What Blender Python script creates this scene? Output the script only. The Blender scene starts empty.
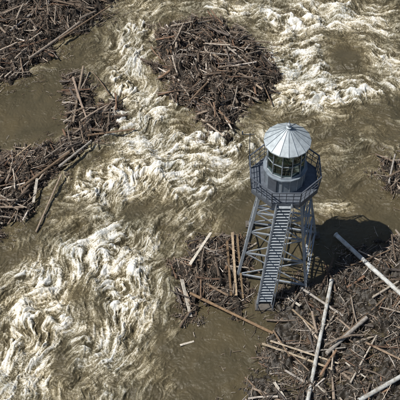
import bpy, math, numpy as np
from mathutils import Vector
PI=math.pi
# ---------------------------------------------------------------- survey grid -> metres
D=75.0; PITCH=math.radians(50); T=14.0/75.0
s_,c_=math.sin(PITCH),math.cos(PITCH)
def W(px,py):
    v=(200-py)/200.0
    y=v*T*D/(s_-v*T*c_)
    x=(px-200)/200.0*T*(y*c_+D)
    return x,y
def PX(x,y):
    dep=y*c_+D
    return 200+200*x/(dep*T), 200-200*y*s_/(dep*T)
scene=bpy.context.scene
# ---------------------------------------------------------------- helpers
def fftn(n,beta,lo,hi,seed):
    r=np.random.default_rng(seed)
    f=np.fft.fftfreq(n)*n
    R=np.hypot(f[:,None],f[None,:]); R[0,0]=1
    A=R**(-beta)*np.exp(-(R/hi)**4)*(1-np.exp(-(R/lo)**4)); A[0,0]=0
    o=np.fft.ifft2(np.fft.fft2(r.normal(size=(n,n)))*A).real
    return (o/o.std()).astype(np.float32)
def samp(F,x,y,L):
    n=F.shape[0]
    u=(x/L*n)%n; v=(y/L*n)%n
    i=np.floor(u).astype(np.int32); j=np.floor(v).astype(np.int32)
    fu=(u-i).astype(np.float32); fv=(v-j).astype(np.float32)
    i%=n; j%=n; i2=(i+1)%n; j2=(j+1)%n
    return F[j,i]*(1-fu)*(1-fv)+F[j,i2]*fu*(1-fv)+F[j2,i]*(1-fu)*fv+F[j2,i2]*fu*fv
def sstep(a,b,x):
    t=np.clip((x-a)/(b-a),0,1); return t*t*(3-2*t)
def mesh_np(name,V,quads=None,polys=None,smooth=False,col=None,mat=None,parent=None):
    me=bpy.data.meshes.new(name)
    V=np.asarray(V,dtype=np.float32)
    groups=[g for g in ([quads] if quads is not None else [])+(polys or []) if len(g)]
    loops=np.concatenate([g.ravel() for g in groups]).astype(np.int32)
    tot=np.concatenate([np.full(len(g),g.shape[1]) for g in groups]).astype(np.int32)
    st=np.concatenate([[0],np.cumsum(tot)[:-1]]).astype(np.int32)
    me.vertices.add(len(V)); me.vertices.foreach_set('co',V.ravel())
    me.loops.add(len(loops)); me.loops.foreach_set('vertex_index',loops)
    me.polygons.add(len(tot)); me.polygons.foreach_set('loop_start',st)
    try: me.polygons.foreach_set('loop_total',tot)
    except Exception: pass
    me.update(calc_edges=True)
    me.polygons.foreach_set('use_smooth',np.full(len(tot),smooth,dtype=bool))
    if col is not None:
        a=me.color_attributes.new('col','FLOAT_COLOR','POINT')
        c=np.ones((len(V),4),dtype=np.float32); c[:,:3]=col
        a.data.foreach_set('color',c.ravel())
    ob=bpy.data.objects.new(name,me); scene.collection.objects.link(ob)
    if mat: me.materials.append(mat)
    if parent: ob.parent=parent
    return ob
def new_mat(name):
    m=bpy.data.materials.new(name); m.use_nodes=True
    nt=m.node_tree; return m,nt,nt.nodes['Principled BSDF']
def N(nt,t,**k):
    n=nt.nodes.new(t)
    for a,b in k.items():
        if a in n.inputs: n.inputs[a].default_value=b
        else: setattr(n,a,b)
    return n
def ramp(nt,stops):
    r=nt.nodes.new('ShaderNodeValToRGB'); e=r.color_ramp.elements
    while len(e)<len(stops): e.new(0.5)
    for q,(p,c) in zip(e,stops): q.position=p; q.color=(*c,1)
    return r
# ---------------------------------------------------------------- piles (outlines)
def poly(pts): return np.array([W(*p) for p in pts])
PILES={
 'A':dict(p=poly([(-60,-30),(118,-30),(112,2),(98,20),(76,32),(56,46),(44,60),(24,76),(0,84),(-60,95)]),h=.7),
 'B':dict(p=poly([(157,36),(175,24),(205,20),(235,30),(260,48),(274,72),(270,92),(246,104),(232,124),(222,134),(208,130),(190,108),(172,95),(160,70)]),h=.9),
 'C':dict(p=poly([(66,84),(78,76),(106,100),(116,126),(96,142),(76,156),(58,172),(42,188),(30,206),(16,224),(-8,238),(-50,230),(-50,150),(0,152),(38,148),(74,134),(70,108)]),h=.6),
 'D':dict(p=poly([(181,262),(190,243),(205,238),(245,238),(249,300),(240,316),(212,302),(187,318),(178,290)]),h=.45),
 'E':dict(p=poly([(270,300),(284,286),(306,276),(330,262),(356,246),(400,234),(460,236),(460,460),(215,460),(238,388),(262,374),(256,352),(276,330)]),h=.24),
 'F':dict(p=poly([(381,168),(398,148),(450,146),(450,200),(386,190)]),h=.6),
}
def sdist(P,x,y):
    d=np.full(x.shape,1e9); inside=np.zeros(x.shape,bool)
    n=len(P)
    for i in range(n):
        ax,ay=P[i]; bx,by=P[(i+1)%n]
        ex,ey=bx-ax,by-ay
        t=np.clip(((x-ax)*ex+(y-ay)*ey)/(ex*ex+ey*ey),0,1)
        d=np.minimum(d,np.hypot(x-ax-t*ex,y-ay-t*ey))
        cnd=((ay>y)!=(by>y))&(x<(bx-ax)*(y-ay)/(by-ay+1e-12)+ax)
        inside^=cnd
    return np.where(inside,d,-d)
NM=fftn(512,1.3,4,200,3)       # mound noise, 16 m tile
def mound_h(key,x,y):
    d=sdist(PILES[key]['p'],x,y)+0.45*samp(NM,x+3,y,16.)
    H=PILES[key]['h']
    if key=='E': return H*sstep(-0.3,1.7,d)*(.55+.8*samp(NM,x*1.3,y*1.3,16.))-0.9+0.80*sstep(-.5,.35,d)
    return H*sstep(-0.3,1.7,d)*(1+.38*samp(NM,x*2,y*2,16.))-0.9+0.82*sstep(-.5,.35,d)
# ---------------------------------------------------------------- river
def axis(a,b,st,far):
    core=np.arange(a,b+st/2,st); out=[]; q=st; p=b
    while p<far: q*=1.22; p+=q; out.append(p)
    neg=[]; q=st; p=a
    while p>-far: q*=1.22; p-=q; neg.append(p)
    return np.array(neg[::-1]+list(core)+out)
xs=axis(-17.6,17.6,.034,900); ys=axis(-17,23,.038,900)
X,Y=np.meshgrid(xs,ys); X=X.astype(np.float64)
px,py=PX(X,np.clip(Y,-40,60)); 
# mean flow
FL=[((50,100),(-1,-.2)),((130,50),(-.35,-1)),((300,70),(-.8,-.35)),((370,80),(-1,.45)),((370,20),(-1,.3)),((240,15),(-1,.1)),
((200,150),(-.9,-.35)),((260,120),(-.9,.1)),((120,170),(-.7,-.7)),((60,280),(-.5,-.9)),((130,330),(-.3,-1)),((20,380),(-.5,-1)),((210,350),(-.6,-.6)),
((200,220),(-.6,-.8)),((350,150),(-1,-.2)),((350,220),(-1,.0))]
gx=np.linspace(-22,22,90); gy=np.linspace(-22,28,90)
GX,GY=np.meshgrid(gx,gy); fu=np.zeros_like(GX); fv=np.zeros_like(GX); ww=np.zeros_like(GX)+1e-9
for (p,q) in FL:
    wx,wy=W(*p); w=np.exp(-((GX-wx)**2+(GY-wy)**2)/(2*3.0**2))+1e-5
    l=math.hypot(*q); fu+=w*q[0]/l; fv+=w*q[1]/l; ww+=w
fu/=ww; fv/=ww
def lat(F,x,y):
    u=np.clip((x+22)/44*89,0,88.999); v=np.clip((y+22)/50*89,0,88.999)
    i=u.astype(int); j=v.astype(int); a=u-i; b=v-j
    return F[j,i]*(1-a)*(1-b)+F[j,i+1]*a*(1-b)+F[j+1,i]*(1-a)*b+F[j+1,i+1]*a*b
L=34.0
def curl(lo,hi,beta,seed):
    ps=fftn(1024,beta,lo,hi,seed)
    dy,dx=np.gradient(ps); cu=dy; cv=-dx
    sc=np.sqrt((cu**2+cv**2).mean()); return (cu/sc).astype(np.float32),(cv/sc).astype(np.float32)
c1=curl(4,14,1.6,11); c2=curl(16,50,1.6,12)
def vel(x,y):
    u=lat(fu,x,y)+.52*samp(c1[0],x,y,L)+.24*samp(c2[0],x,y,L)
    v=lat(fv,x,y)+.52*samp(c1[1],x,y,L)+.24*samp(c2[1],x,y,L)
    return u,v
ax,ay=X.copy(),Y.copy()
fine=fftn(1024,.2,120,420,21); mid=fftn(1024,.8,30,200,22); big=fftn(1024,1.0,10,60,23)
lic=samp(fine,X,Y,L*.8); st=samp(mid,X,Y,L); sb=samp(big,X,Y,L)
for k in range(18):
    u,v=vel(ax,ay); ax-=.075*u; ay-=.075*v
    if k<5: lic+=samp(fine,ax,ay,L*.8)
    if k<8: st+=samp(mid,ax,ay,L)
    sb+=samp(big,ax,ay,L)
    if k==5: P1=(ax.copy(),ay.copy())
    if k==10: P2=(ax.copy(),ay.copy())
lic/=lic.std(); st/=st.std(); sb/=sb.std()
# foam density blobs: (px,py,rx,ry,rot_deg,amp)
BL=[(300,68,36,30,30,.75),(345,94,60,13,-12,.6),(385,60,30,16,20,.42),(360,18,55,20,10,.45),(300,22,45,18,0,.4),(225,8,70,12,0,.38),
(128,55,24,58,12,.5),(150,110,32,30,0,.42),(110,182,46,18,-10,.72),(150,150,50,22,20,.5),(215,140,50,15,-8,.5),(240,165,34,24,0,.32),(190,185,45,20,0,.38),
(60,270,55,34,-25,.5),(115,240,36,36,0,.45),(35,330,50,58,0,.48),(110,340,26,65,5,.5),(150,295,28,55,0,.42),(15,385,45,30,0,.38),(160,385,24,20,0,.18),(195,225,28,18,0,.28),
(330,208,28,8,0,.35),(345,150,45,30,0,.16),(60,95,40,14,0,-.25),(215,360,28,40,0,-.5),(245,230,18,40,0,-.28),(300,330,60,60,0,-.5),(40,118,50,18,-15,-.32),(75,292,13,11,0,-.4),(380,230,40,30,0,-.2),(135,215,20,10,-30,-.32),(100,312,7,26,10,-.35),(345,55,20,10,0,-.35),(215,115,10,8,0,-.2),(20,255,24,9,-20,-.3),(60,365,8,24,15,-.3),(160,335,7,24,-8,-.25),(330,35,22,5,10,-.25)]
dens=np.full(X.shape,.12)
for (bx,by,rx,ry,ro,am) in BL:
    a=math.radians(ro); dx=px-bx; dy=py-by
    qx=(dx*math.cos(a)+dy*math.sin(a))/rx; qy=(-dx*math.sin(a)+dy*math.cos(a))/ry
    dens+=am*np.exp(-(qx*qx+qy*qy))
sdall=np.full(X.shape,-50.)
core=(abs(X)<30)&(abs(Y)<40)
for k,P in PILES.items():
    dd=sdist(P['p'],X[core],Y[core]); t=sdall[core]; sdall[core]=np.maximum(t,dd)
edge=np.exp(-(np.clip(-sdall,0,9)/.45)**2)
north=sstep(250,120,py)
dens+=edge*.15*north
dens=np.where(core,dens,.35)
dens=np.clip(dens,-.3,2)
dens=np.where(dens>.6,.6+.32*np.tanh((dens-.6)/.5),dens)
cellA=samp(fftn(1024,1.0,20,180,32),P2[0],P2[1],L); cellB=samp(fftn(1024,.7,60,360,33),P1[0]+5,P1[1],L)
grain=samp(fftn(1024,.3,130,500,34),X,Y,L*.7)
ridge=np.clip(1-np.abs(cellA)/.9,0,1); ridge2=np.clip(1-np.abs(cellB)/.9,0,1)
act=np.clip(dens*1.35+.12,0.04,1)
foam=dens*.96-.165+ act*(.17*sb+.18*st+.27*(ridge-.42)+.25*(ridge2-.42)+.10*lic+.09*grain)
foam=np.clip(foam,-.2,1.15)
wave=samp(fftn(1024,1.6,9,50,41),(X+P1[0])/2,(Y+P1[1])/2,L)
chop=samp(fftn(1024,1.0,50,240,42),P1[0],P1[1],L)
Z=(.02+.15*act**1.3)*wave+.07*act*sb+(.006+.024*act)*chop+.07*act*np.clip(foam,0,1)+.008*act*grain+.035*act*st+.006*act*lic
ins=sstep(-.35,.35,sdall)
Z=Z*(1-ins)-.12*ins
Z=np.where(core,Z,0)-.08
ny,nx=X.shape
V=np.stack([X,Y,Z],-1).reshape(-1,3)
idx=np.arange(nx*ny,dtype=np.int32).reshape(ny,nx)
Q=np.stack([idx[:-1,:-1],idx[:-1,1:],idx[1:,1:],idx[1:,:-1]],-1).reshape(-1,4)
mw,nt,bs=new_mat('muddy_river_water')
at=N(nt,'ShaderNodeAttribute',attribute_name='foam'); al=N(nt,'ShaderNodeAttribute',attribute_name='act')
tc=N(nt,'ShaderNodeTexCoord')
nf=N(nt,'ShaderNodeTexNoise',Scale=7.5,Detail=9,Roughness=.78,Distortion=.5); nt.links.new(tc.outputs['Object'],nf.inputs['Vector'])
m0=N(nt,'ShaderNodeMath',operation='SUBTRACT'); m0.inputs[1].default_value=.5; nt.links.new(nf.outputs[0],m0.inputs[0])
m1=N(nt,'ShaderNodeMath',operation='MULTIPLY'); nt.links.new(m0.outputs[0],m1.inputs[0])
m1b=N(nt,'ShaderNodeMath',operation='MULTIPLY'); m1b.inputs[1].default_value=1.25; nt.links.new(al.outputs['Fac'],m1b.inputs[0]); nt.links.new(m1b.outputs[0],m1.inputs[1])
m2=N(nt,'ShaderNodeMath',operation='ADD'); nt.links.new(at.outputs['Fac'],m2.inputs[0]); nt.links.new(m1.outputs[0],m2.inputs[1])
rp=ramp(nt,[(0,(.088,.073,.042)),(.14,(.155,.131,.079)),(.30,(.26,.228,.150)),(.43,(.43,.39,.295)),(.60,(.65,.62,.54)),(.88,(.82,.81,.76))])
nt.links.new(m2.outputs[0],rp.inputs[0])
# large-scale sediment tone variation
ns=N(nt,'ShaderNodeTexNoise',Scale=.28,Detail=4,Roughness=.6,Distortion=1.0); nt.links.new(tc.outputs['Object'],ns.inputs['Vector'])
rs=ramp(nt,[(.35,(.78,.80,.80)),(.5,(1,1,1)),(.68,(1.12,1.08,1.0))]); nt.links.new(ns.outputs[0],rs.inputs[0])
mx=N(nt,'ShaderNodeMix',data_type='RGBA',blend_type='MULTIPLY'); mx.inputs[0].default_value=1
nt.links.new(rp.outputs[0],mx.inputs[6]); nt.links.new(rs.outputs[0],mx.inputs[7]); nt.links.new(mx.outputs[2],bs.inputs['Base Color'])
rr=N(nt,'ShaderNodeMapRange'); nt.links.new(m2.outputs[0],rr.inputs[0]); rr.inputs[1].default_value=.1; rr.inputs[2].default_value=.6; rr.inputs[3].default_value=.14; rr.inputs[4].default_value=.8
nt.links.new(rr.outputs[0],bs.inputs['Roughness']); bs.inputs['IOR'].default_value=1.33
bp=N(nt,'ShaderNodeBump',Strength=.55,Distance=.05); nb=N(nt,'ShaderNodeTexNoise',Scale=10,Detail=8,Roughness=.68,Distortion=.6)
nt.links.new(tc.outputs['Object'],nb.inputs['Vector']); nt.links.new(nb.outputs[0],bp.inputs['Height']); nt.links.new(bp.outputs[0],bs.inputs['Normal'])
river=mesh_np('river_water',V,Q,smooth=True,mat=mw)
for nm,arr in (('foam',foam),('act',act)):
    a=river.data.attributes.new(nm,'FLOAT','POINT'); a.data.foreach_set('value',arr.astype(np.float32).ravel())
# ---------------------------------------------------------------- wood
mwd,nt,bs=new_mat('weathered_driftwood')
at=N(nt,'ShaderNodeAttribute',attribute_name='col'); tc=N(nt,'ShaderNodeTexCoord')
nf=N(nt,'ShaderNodeTexNoise',Scale=6,Detail=6,Roughness=.7); nt.links.new(tc.outputs['Object'],nf.inputs['Vector'])
r=ramp(nt,[(.3,(.45,.42,.4)),(.55,(1,1,1)),(.75,(1.35,1.3,1.25))]); nt.links.new(nf.outputs[0],r.inputs[0])
mx=N(nt,'ShaderNodeMix',data_type='RGBA',blend_type='MULTIPLY'); mx.inputs[0].default_value=1
nt.links.new(at.outputs['Color'],mx.inputs[6]); nt.links.new(r.outputs[0],mx.inputs[7]); nt.links.new(mx.outputs[2],bs.inputs['Base Color'])
bs.inputs['Roughness'].default_value=.75
bp=N(nt,'ShaderNodeBump',Strength=.6,Distance=.02); nb=N(nt,'ShaderNodeTexNoise',Scale=25,Detail=4); nt.links.new(tc.outputs['Object'],nb.inputs['Vector'])
nt.links.new(nb.outputs[0],bp.inputs['Height']); nt.links.new(bp.outputs[0],bs.inputs['Normal'])
def ground_mat(name,cols,rough,bd):
    m,nt,bs=new_mat(name)
    tc=N(nt,'ShaderNodeTexCoord'); nf=N(nt,'ShaderNodeTexNoise',Scale=4,Detail=9,Roughness=.75); nt.links.new(tc.outputs['Object'],nf.inputs['Vector'])
    r=ramp(nt,[(.35,cols[0]),(.55,cols[1]),(.72,cols[2])]); nt.links.new(nf.outputs[0],r.inputs[0]); nt.links.new(r.outputs[0],bs.inputs['Base Color'])
    bs.inputs['Roughness'].default_value=rough
    vo=N(nt,'ShaderNodeTexNoise',Scale=14,Detail=6,Roughness=.7); nt.links.new(tc.outputs['Object'],vo.inputs['Vector'])
    bp=N(nt,'ShaderNodeBump',Strength=1,Distance=bd); nt.links.new(vo.outputs[0],bp.inputs['Height']); nt.links.new(bp.outputs[0],bs.inputs['Normal']); return m
mmd=ground_mat('wet_bark_mulch',[(.016,.012,.009),(.042,.032,.022),(.11,.083,.06)],.6,.08)
mmud=ground_mat('wet_mud',[(.022,.018,.012),(.042,.034,.024),(.08,.065,.046)],.35,.025)
PAL=np.array([(.19,.14,.10),(.135,.098,.068),(.065,.048,.035),(.26,.205,.155),(.34,.285,.225),(.19,.112,.07),(.13,.107,.09),(.43,.37,.30),(.25,.16,.10),(.60,.54,.47)])
PW=np.array([.14,.14,.12,.14,.12,.07,.12,.08,.04,.03]); PW/=PW.sum()
PWE=np.array([.12,.12,.12,.13,.15,.06,.10,.12,.03,.05]); PWE/=PWE.sum()
def sticks(name,P0,P1,R,cols,S,rng,flat=1.0,K=4,bend=.03,parent=None,mat=None,taper=.7):
    M=len(P0); d=P1-P0; Ln=np.linalg.norm(d,axis=1,keepdims=True); d=d/Ln
    up=np.tile([0,0,1.],(M,1)); a=np.cross(d,up); a/=np.linalg.norm(a,axis=1,keepdims=True)+1e-9; b=np.cross(a,d)
    roll=rng.uniform(0,PI,M)*(1 if flat==1 else .15)
    ca,sa=np.cos(roll)[:,None],np.sin(roll)[:,None]; a,b=a*ca+b*sa,b*ca-a*sa
    V=np.zeros((M,K,S,3)); ph=np.arange(S)/S*2*PI+PI/S
    bx=rng.normal(0,bend,(M,1))*Ln; by=rng.normal(0,bend*.4,(M,1))*Ln
    tw=rng.uniform(taper-.2,1,(M,1))
    for k in range(K):
        t=k/(K-1); c=P0+(P1-P0)*t+(a*bx+b*by)*math.sin(PI*t)
        rk=R[:,None]*(1*(1-t)+tw*t)*rng.uniform(.88,1.1,(M,1))
        for j in range(S):
            V[:,k,j]=c+a*rk*math.cos(ph[j])+b*rk*flat*math.sin(ph[j])
    ix=np.arange(M*K*S).reshape(M,K,S); nxt=np.roll(ix,-1,axis=2)
    q=np.stack([ix[:,:-1],nxt[:,:-1],nxt[:,1:],ix[:,1:]],-1).reshape(-1,4)
    c0=ix[:,0,::-1].reshape(-1,S); c1=ix[:,-1,:].reshape(-1,S)
    C=np.repeat(cols,K*S,axis=0)
    return mesh_np(name,V.reshape(-1,3),q,[c0,c1],smooth=False,col=C,mat=mat or mwd,parent=parent)
def pile(key,name,n,ang,spread,seed,lmax=3.2,gm=None,thr=0.0,pw=PW):
    rng=np.random.default_rng(seed); P=PILES[key]['p']
    lo=np.maximum(P.min(0)-1.8,[-19,-19]); hi=np.minimum(P.max(0)+1.8,[19,24.5])
    gx=np.arange(lo[0],hi[0],.09); gy=np.arange(lo[1],hi[1],.09); A,B=np.meshgrid(gx,gy)
    H=mound_h(key,A,B)+(.05 if key!='E' else .02)*samp(NM,A*5,B*5,16.)
    i=np.arange(A.size).reshape(A.shape); Q=np.stack([i[:-1,:-1],i[:-1,1:],i[1:,1:],i[1:,:-1]],-1).reshape(-1,4)
    keep=(H.ravel()[Q].max(1)>-.6); Q=Q[keep]
    Vv=np.stack([A,B,H],-1).reshape(-1,3)
    u,inv=np.unique(Q,return_inverse=True); Q=inv.reshape(-1,4); Vv=Vv[u]
    root=mesh_np(name,Vv,Q,smooth=True,mat=gm or mmd)
    def make(tag,cnt,l0,l1,r0,r1,S,inset,lift,flat=1.0,dmax=99,K=4):
        xx=[];yy=[]
        while len(xx)<cnt:
            x=rng.uniform(lo[0],hi[0],6000); y=rng.uniform(lo[1],hi[1],6000)
            d=sdist(P,x,y)+.5*samp(NM,x+3,y,16.); ok=(d>inset)&(d<dmax)
            cl=samp(NM,x+9,y+4,16.); ok&=(rng.uniform(0,1,6000)<np.clip(.6+.35*cl,0.05,1)) if thr==0 else (rng.uniform(0,1,6000)<.06+.94*sstep(-.3,.5,cl+.5*samp(NM,x*3,y*3,16.)))
            xx+=list(x[ok]); yy+=list(y[ok])
        x=np.array(xx[:cnt]); y=np.array(yy[:cnt])
        l=l0+(l1-l0)*rng.beta(1.2,3.2,cnt)
        th=math.radians(ang)+np.radians(60)*samp(NM,x*.5,y*.5,16.)*spread+rng.normal(0,.45*spread,cnt)
        th=np.where(rng.uniform(0,1,cnt)<.25,rng.uniform(0,PI,cnt),th)
        dx,dy=np.cos(th)*l/2,np.sin(th)*l/2
        z=np.maximum(mound_h(key,x,y),-.04)+rng.uniform(0,1,cnt)**1.5*lift
        za=np.maximum(mound_h(key,x-dx,y-dy),-.04); zb=np.maximum(mound_h(key,x+dx,y+dy),-.04)
        tl=(zb-za)*.5+rng.normal(0,.07,cnt)*l
        P0=np.stack([x-dx,y-dy,z-tl/2],-1); P1=np.stack([x+dx,y+dy,z+tl/2],-1)
        R=(r0+(r1-r0)*rng.beta(1,3,cnt))
        cc=PAL[rng.choice(len(PAL),cnt,p=pw)]*rng.uniform(.6,1.35,(cnt,1))
        sticks(tag,P0,P1,R,cc,S,rng,flat=flat,parent=root,K=K)
    make('logs',int(n*.04),1.2,lmax,.05,.125,8,.35,.3)
    make('branches',int(n*.24),.4,1.8,.016,.045,6,.1,.25)
    make('twigs',int(n*1.05),.12,.8,.006,.022,4,-.08,.18,K=3)
    make('bark_chips',int(n*1.5),.05,.28,.015,.045,4,-.05,.08,flat=.35,K=2)
    make('boards',int(n*.03),.4,1.8,.04,.09,4,.3,.25,flat=.3)
    make('floating_bits',int(n*.09),.06,.7,.008,.03,4,-1.4,.04,dmax=.1,K=3)
    return root
pile('A','driftwood_pile',5600,35,.8,1)
pile('B','driftwood_pile',6400,-40,.8,2)
pile('C','driftwood_pile',5000,42,.8,3)
pile('D','driftwood_pile',1100,75,.9,4,lmax=2.2)
pile('E','mud_bank',3300,35,1.0,5,lmax=3.4,gm=mmud,thr=1,pw=PWE)
pile('F','driftwood_pile',900,60,.8,6)
# ---------------------------------------------------------------- individual logs / boards / pipes
def line_obj(name,p,q,r,col,z0=.4,z1=.4,flat=1.0,S=10,bend=.008,mat=None,seed=0,taper=.8):
    a=np.array([[*W(*p),z0]]); b=np.array([[*W(*q),z1]])
    c=a*0+(a+b)/2; ob=sticks(name,a-c,b-c,np.array([r]),np.array([col]),S,np.random.default_rng(seed+int(p[0]*7+q[1])),flat=flat,K=9,bend=bend,mat=mat,taper=taper)
    ob.location=c[0]; return ob
TAN=(.42,.32,.21); PALE=(.6,.55,.46); GREY=(.36,.33,.29); BR=(.2,.14,.09); DK=(.09,.06,.04)
LOG=[((190,297),(273,334),.10,(.26,.17,.095),.45,.08),((326,356),(366,321),.13,GREY,.3,.4),((300,290),(343,318),.09,GREY,.3,.25),
((273,333),(290,360),.07,BR,.3,.3),((320,292),(333,262),.08,DK,.4,.4),((385,300),(340,340),.07,BR,.3,.3),((208,60),(262,98),.10,(.38,.30,.22),1.0,.9),
((190,110),(245,55),.08,BR,1.0,1.1),((176,36),(206,84),.08,GREY,.8,1.0),((84,72),(74,128),.09,(.28,.22,.16),.6,.6),((74,84),(92,134),.10,(.34,.26,.2),.7,.5),
((60,172),(92,146),.10,GREY,.6,.6),((20,196),(70,158),.11,BR,.7,.6),((14,165),(32,150),.08,TAN,.6,.6),((88,140),(135,130),.09,(.24,.16,.1),.5,.1),((0,162),(30,180),.07,BR,.6,.6),
((62,178),(36,232),.07,(.34,.27,.2),.4,.0),((60,46),(110,12),.09,BR,.7,.6),((10,40),(50,8),.09,GREY,.8,.7),((30,64),(80,28),.10,(.3,.25,.2),.6,.6),
((246,60),(272,108),.07,BR,.9,.3),((180,60),(235,66),.07,GREY,1.1,1.1),((394,160),(388,188),.07,GREY,.6,.5),((350,268),(395,250),.07,BR,.3,.3),
((365,345),(400,362),.08,(.3,.22,.15),.3,.3),((245,378),(262,396),.06,BR,.12,.12),((110,100),(92,74),.05,BR,.5,.3),((285,372),(318,392),.08,GREY,.2,.2),((350,385),(376,338),.07,(.5,.44,.36),.3,.3),((372,300),(398,284),.08,(.48,.42,.34),.3,.3)]
for i,(p,q,r,c,a,b) in enumerate(LOG): line_obj('driftwood_log',p,q,r,c,a,b,seed=i)
BRD=[((262,346),(334,372),.11,(.5,.41,.29),.28,.25),((270,344),(338,366),.09,(.55,.46,.34),.38,.3),((274,384),(286,402),.13,PALE,.2,.2),
((190,270),(211,239),.14,PALE,.6,.7),((182,284),(191,318),.15,(.62,.57,.48),.5,.1),((232,238),(236,300),.12,TAN,.6,.5),((237,240),(243,302),.10,(.30,.21,.12),.6,.4),
((227,246),(231,300),.11,(.24,.16,.09),.55,.5),((38,184),(34,206),.13,PALE,.6,.4),((180,345),(194,341),.10,PALE,-.04,-.03),((200,250),(222,262),.10,GREY,.6,.6),
((300,355),(345,350),.08,GREY,.3,.3),((345,365),(365,380),.08,PALE,.3,.3),((228,300),(206,288),.10,BR,.5,.5),((292,312),(322,338),.08,TAN,.3,.3),((288,300),(300,308),.14,PALE,.25,.25),((310,380),(330,400),.09,PALE,.25,.25)]
for i,(p,q,r,c,a,b) in enumerate(BRD): line_obj('wooden_board',p,q,r,c,a,b,flat=.3,S=4,bend=.003,seed=i,taper=.98)
mp,nt,bs=new_mat('pipe_paint')
tc=N(nt,'ShaderNodeTexCoord'); nf=N(nt,'ShaderNodeTexNoise',Scale=2.5,Detail=8,Roughness=.75); nt.links.new(tc.outputs['Object'],nf.inputs['Vector'])
r=ramp(nt,[(.34,(.20,.16,.11)),(.46,(.44,.43,.39)),(.6,(.60,.62,.60)),(.75,(.68,.71,.70))]); nt.links.new(nf.outputs[0],r.inputs[0]); nt.links.new(r.outputs[0],bs.inputs['Base Color']); bs.inputs['Roughness'].default_value=.6
def pipe(p,q,r,z0,z1):
    a=Vector((*W(*p),z0)); b=Vector((*W(*q),z1)); c=(a+b)/2; d=(b-a); Lh=d.length/2; d.normalize()
    s=d.cross(Vector((0,0,1))).normalized(); u=s.cross(d)
    prof=[(-Lh+.3,r*.8),(-Lh,r*.82),(-Lh,r*1.0),(-Lh+.01,r*1.25),(-Lh+.07,r*1.25),(-Lh+.08,r)]
    nn=max(1,int(2*Lh/3.2))
    for k in range(1,nn):
        t=-Lh+2*Lh*k/nn; prof+=[(t-.05,r),(t-.045,r*1.14),(t+.045,r*1.14),(t+.05,r)]
    prof+=[(Lh-.08,r),(Lh-.07,r*1.25),(Lh-.01,r*1.25),(Lh,r),(Lh,r*.82),(Lh-.3,r*.8)]
    S=20; V=[]
    for (t,rr_) in prof:
        for j in range(S):
            w=2*PI*j/S; V.append(tuple(d*t+s*rr_*math.cos(w)+u*(rr_*math.sin(w)-.05*math.cos(PI*t/(2*Lh)))))
    ix=np.arange(len(V)).reshape(-1,S); nx_=np.roll(ix,-1,1)
    q_=np.stack([ix[:-1],nx_[:-1],nx_[1:],ix[1:]],-1).reshape(-1,4)
    ob=mesh_np('steel_pipe',V,q_,[ix[:1],ix[-1:,::-1]],mat=mp); ob.location=c
pipe((335,237),(412,308),.15,.3,.4); pipe((331,284),(305,415),.12,.45,.4); pipe((358,404),(410,374),.14,.4,.4)
# ---------------------------------------------------------------- tower
def metal(name,col,rough,met=.0,var=.25,sc=3):
    m,nt,bs=new_mat(name); tc=N(nt,'ShaderNodeTexCoord'); nf=N(nt,'ShaderNodeTexNoise',Scale=sc,Detail=7,Roughness=.7); nt.links.new(tc.outputs['Object'],nf.inputs['Vector'])
    r=ramp(nt,[(.3,tuple(c*(1-var) for c in col)),(.6,col),(.75,tuple(min(1,c*(1+var*.4)) for c in col))]); nt.links.new(nf.outputs[0],r.inputs[0]); nt.links.new(r.outputs[0],bs.inputs['Base Color'])
    bs.inputs['Roughness'].default_value=rough; bs.inputs['Metallic'].default_value=met; return m
M_roof=metal('zinc_roof',(.52,.58,.61),.5,.15,.42,2.6); M_steel=metal('galvanised_steel',(.38,.42,.46),.5,.2,.4,4); M_seam=metal('roof_seam',(.24,.28,.32),.5,.2,.3,4)
M_dark=metal('dark_painted_steel',(.10,.115,.14),.5,.1,.3,4); M_wall=metal('grey_wall_paint',(.24,.28,.32),.5,0,.4,2)
M_deck=metal('deck_plate',(.13,.15,.18),.6,.1,.5,3); M_conc=metal('wet_concrete',(.13,.115,.095),.8,0,.5,4)
M_int=metal('lens_glass_green',(.20,.34,.28),.15,0,.3,5)
mg=bpy.data.materials.new('window_glass'); mg.use_nodes=True; nt=mg.node_tree; nt.nodes.clear()
o=N(nt,'ShaderNodeOutputMaterial'); tr=N(nt,'ShaderNodeBsdfTransparent'); tr.inputs[0].default_value=(.36,.60,.52,1); gl=N(nt,'ShaderNodeBsdfGlossy'); gl.inputs['Roughness'].default_value=.03; gl.inputs[0].default_value=(.8,1,.95,1)
fr=N(nt,'ShaderNodeFresnel'); fr.inputs[0].default_value=2.3; mxs=N(nt,'ShaderNodeMixShader')
nt.links.new(fr.outputs[0],mxs.inputs[0]); nt.links.new(tr.outputs[0],mxs.inputs[1]); nt.links.new(gl.outputs[0],mxs.inputs[2]); nt.links.new(mxs.outputs[0],o.inputs[0])
root=bpy.data.objects.new('lighthouse_tower',None); scene.collection.objects.link(root)
tx,ty=W(277,256); root.location=(tx,ty,0)
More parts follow.
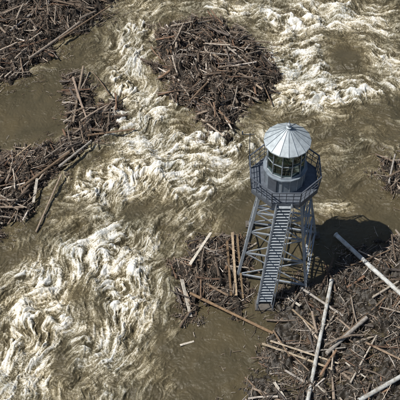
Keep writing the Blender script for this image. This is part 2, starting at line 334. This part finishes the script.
class B:
    def __init__(s): s.V=[]; s.F=[]
    def beam(s,a,b,w,h=None,up=(0,0,1)):
        h=h or w; a=Vector(a); b=Vector(b); d=(b-a).normalized(); u=Vector(up)
        if abs(d.dot(u))>.98: u=Vector((0,1,0))
        x=d.cross(u).normalized(); y=x.cross(d); n=len(s.V)
        for p in (a,b):
            for i,j in ((-1,-1),(1,-1),(1,1),(-1,1)): s.V.append(tuple(p+x*i*w/2+y*j*h/2))
        s.F+=[(n,n+3,n+2,n+1),(n+4,n+5,n+6,n+7)]+[(n+i,n+(i+1)%4,n+4+(i+1)%4,n+4+i) for i in range(4)]
    def lathe(s,prof,S,off=0):
        n=len(s.V)
        for r,z in prof:
            for j in range(S):
                w=2*PI*(j+off)/S; s.V.append((r*math.cos(w),r*math.sin(w),z))
        for k in range(len(prof)-1):
            for j in range(S):
                s.F.append((n+k*S+j,n+k*S+(j+1)%S,n+(k+1)*S+(j+1)%S,n+(k+1)*S+j))
    def obj(s,name,mat):
        me=bpy.data.meshes.new(name); me.from_pydata(s.V,[],s.F); me.update(); me.materials.append(mat)
        ob=bpy.data.objects.new(name,me); scene.collection.objects.link(ob); ob.parent=root; return ob
HD=7.9; RG=2.2; off8=.5
b=B(); b.lathe([(0.02,HD-.16),(RG-.12,HD-.16),(RG,HD-.16),(RG,HD+.04),(RG-.05,HD+.04),(RG-.05,HD),(0.02,HD)],8,off8); b.obj('gallery_deck',M_deck)
b=B()
def oc(r,i,z): w=2*PI*(i+off8)/8; return (r*math.cos(w),r*math.sin(w),z)
for i in range(8):
    b.beam(oc(RG*.98,i,HD-.28),oc(RG*.98,i+1,HD-.28),.07,.2); b.beam((0,0,HD-.27),oc(RG*.97,i,HD-.27),.09,.16)
    b.beam(oc(1.1,i,HD-1.3),oc(RG*.95,i,HD-.3),.07)
b.obj('deck_framing',M_dark)
b=B(); ro=RG+.10
for i in range(8):
    a0=Vector(oc(RG-.02,i,HD)); a1=Vector(oc(ro,i,HD+1.1)); c0=Vector(oc(RG-.02,i+1,HD)); c1_=Vector(oc(ro,i+1,HD+1.1))
    b.beam(a0,a1,.07)
    for k in (.36,.68): b.beam(a0.lerp(a1,k),c0.lerp(c1_,k),.03)
    b.beam(a1,c1_,.075,.05)
    for k in range(1,4): b.beam(a0.lerp(c0,k/4),a1.lerp(c1_,k/4),.035)
b.obj('gallery_railing',M_dark)
# lantern
HW=1.25
b=B(); b.lathe([(1.22,HD),(1.22,HD+HW-.1),(1.36,HD+HW-.09),(1.36,HD+HW),(1.15,HD+HW+.01)],16,.5)
b.obj('lantern_wall',M_wall)
b=B()
for j in range(16):
    w=2*PI*(j+.5)/16; b.beam((1.235*math.cos(w),1.235*math.sin(w),HD+.02),(1.235*math.cos(w),1.235*math.sin(w),HD+HW-.11),.05,.03)
b.obj('wall_ribs',M_steel)
b=B(); wd=PI*(-.72); n_=Vector((math.cos(wd),math.sin(wd),0)); p=n_*1.25
b.beam(p+Vector((0,0,HD+.03)),p+Vector((0,0,HD+1.1)),.62,.06,up=tuple(n_)); b.obj('lantern_door',M_dark)
ZE=HD+3.45; g0=HD+HW
b=B(); b.lathe([(1.14,g0+.01),(1.14,ZE)],12,.5); b.obj('lantern_glass',mg)
b=B()
for j in range(12):
    w=2*PI*(j+.5)/12; x,y=1.16*math.cos(w),1.16*math.sin(w); b.beam((x,y,g0),(x,y,ZE),.055,.055)
    w2=2*PI*(j+1.5)/12; x2,y2=1.16*math.cos(w2),1.16*math.sin(w2)
    b.beam((x,y,g0+1.0),(x2,y2,g0+1.0),.035,.035)
b.lathe([(1.12,g0+.02),(1.21,g0+.02),(1.21,g0+.1),(1.12,g0+.1)],12,.5)
b.obj('lantern_mullions',M_steel)
b=B(); b.lathe([(.02,g0+.03),(1.1,g0+.03)],16); b.lathe([(.3,g0+.04),(.3,g0+.4)],12); b.obj('lantern_floor',M_dark)
pr=[]
for k in range(11):
    z=g0+.4+k*.13; rr0=.32+.28*math.sin(PI*(k+.5)/11); pr+=[(rr0,z),(rr0+.06,z+.065)]
pr=[(.02,g0+.4)]+pr+[(.02,g0+1.85)]; b=B(); b.lathe(pr,20); b.obj('lantern_lens',M_int)
# roof cone
RE=1.42; ZA=ZE+.98
b=B(); b.lathe([(1.1,ZE-.02),(RE,ZE-.06),(RE,ZE),(RE-.02,ZE+.02),(.14,ZA),(.14,ZA+.12),(.18,ZA+.13),(.02,ZA+.2)],16); b.obj('conical_roof',M_roof)
b=B()
for j in range(16):
    w=2*PI*j/16; b.beam((1.41*math.cos(w),1.41*math.sin(w),ZE+.03),(.15*math.cos(w),.15*math.sin(w),ZA+.005),.018,.04)
b.obj('roof_seams',M_seam)
b=B(); b.lathe([(.02,ZA+.18)]+[(.13*math.sin(PI*k/8)+.001,ZA+.30-.13*math.cos(PI*k/8)) for k in range(9)],16); b.lathe([(.02,ZA+.4),(.02,ZA+.65)],6); b.obj('finial',M_steel)
# legs
rot=math.radians(-12)
def leg(i,z):
    t=1-z/(HD-.35); h=1.28+(1.0)*t
    x,y=[(-h,-h),(h,-h),(h,h),(-h,h)][i%4]; return (x*math.cos(rot)-y*math.sin(rot),x*math.sin(rot)+y*math.cos(rot),z)
b=B(); top=HD-.36
for i in range(4): b.beam(leg(i,.15),leg(i,top),.17)
b.obj('legs',M_steel)
b=B(); lv=[.35,2.4,4.3,6.0,top]
for i in range(4):
    for k in range(len(lv)):
        b.beam(leg(i,lv[k]),leg(i+1,lv[k]),.09,.11)
        if k<len(lv)-1:
            b.beam(leg(i,lv[k]),leg(i+1,lv[k+1]),.06,.07); b.beam(leg(i+1,lv[k]),leg(i,lv[k+1]),.055,.065)
            A_=Vector(leg(i,lv[k])).lerp(Vector(leg(i+1,lv[k+1])),.5)
            b.beam(A_+Vector((0,0,-.12)),A_+Vector((0,0,.12)),.14,.09)
b.obj('bracing',M_steel)
b=B()
for i in range(4):
    x,y,_=leg(i,0)
    b.beam((x,y,-.6),(x,y,.08),.55); b.beam((x,y,.08),(x,y,.16),.36)
b.obj('footings',M_conc)
sx,sy=W(264,304); bot=Vector((sx-tx,sy-ty,.12)); tp=Vector((-.1,-RG*.93,HD-.02))
b=B(); side=Vector((1,0,0)); hw=.46
for sg in (-1,1):
    o_=side*sg*hw; b.beam(bot+o_,tp+o_,.06,.26,up=(0,-1,.3))
b.obj('stair_stringers',M_steel)
b=B(); n=34
for k in range(1,n):
    p=bot.lerp(tp,k/n); b.beam(p-side*(hw-.035),p+side*(hw-.035),.22,.04)
b.obj('stair_treads',metal('stair_tread',(.42,.46,.49),.5,.1,.4,5))
b=B(); rn=Vector((0,-.75,.35))
for sg in (-1,1):
    o_=side*sg*(hw+.03); b.beam(bot+o_+rn,tp+o_+rn,.05)
    for k in range(0,9):
        p=bot.lerp(tp,k/8)+o_; b.beam(p,p+rn,.04)
b.obj('stair_handrails',M_dark)
b=B(); b.beam(bot+Vector((0,-.1,-.7)),bot+Vector((0,-.1,-.06)),1.2,.8); b.obj('stair_pad',M_conc)
b=B(); m0_=Vector(oc(ro,3,HD+.2)); m1_=m0_+Vector((-.05,0,2.9)); b.beam(m0_,m1_,.045); b.beam(m1_+Vector((-.45,0,-.1)),m1_+Vector((.25,0,-.1)),.03); b.beam(m1_+Vector((-.45,-.0,-.1)),m1_+Vector((-.45,0,.15)),.08)
b.obj('weather_mast',M_dark)
# ---------------------------------------------------------------- camera + light
cam=bpy.data.cameras.new('camera'); co=bpy.data.objects.new('camera',cam); scene.collection.objects.link(co)
co.location=(0,-D*c_,D*s_); co.rotation_euler=(PI/2-PITCH,0,0); cam.angle=2*math.atan(T); cam.clip_end=5000; scene.camera=co
az=math.atan2(-.25,-.96); el=math.radians(59)
sv=Vector((math.cos(az)*math.cos(el),math.sin(az)*math.cos(el),math.sin(el)))
sl=bpy.data.lights.new('sun','SUN'); sl.energy=4.5; sl.angle=math.radians(.5); sl.color=(1,.96,.90)
so=bpy.data.objects.new('sun',sl); scene.collection.objects.link(so); so.rotation_euler=sv.to_track_quat('Z','Y').to_euler()
w=bpy.data.worlds.new('World'); scene.world=w; w.use_nodes=True; nt=w.node_tree; bg=nt.nodes['Background']
sk=nt.nodes.new('ShaderNodeTexSky'); sk.sky_type='NISHITA'; sk.sun_disc=False; sk.sun_elevation=el; sk.sun_rotation=PI/2-az
nt.links.new(sk.outputs[0],bg.inputs[0]); bg.inputs[1].default_value=.065
scene.view_settings.view_transform='Standard'; scene.view_settings.look='None'; scene.view_settings.exposure=0
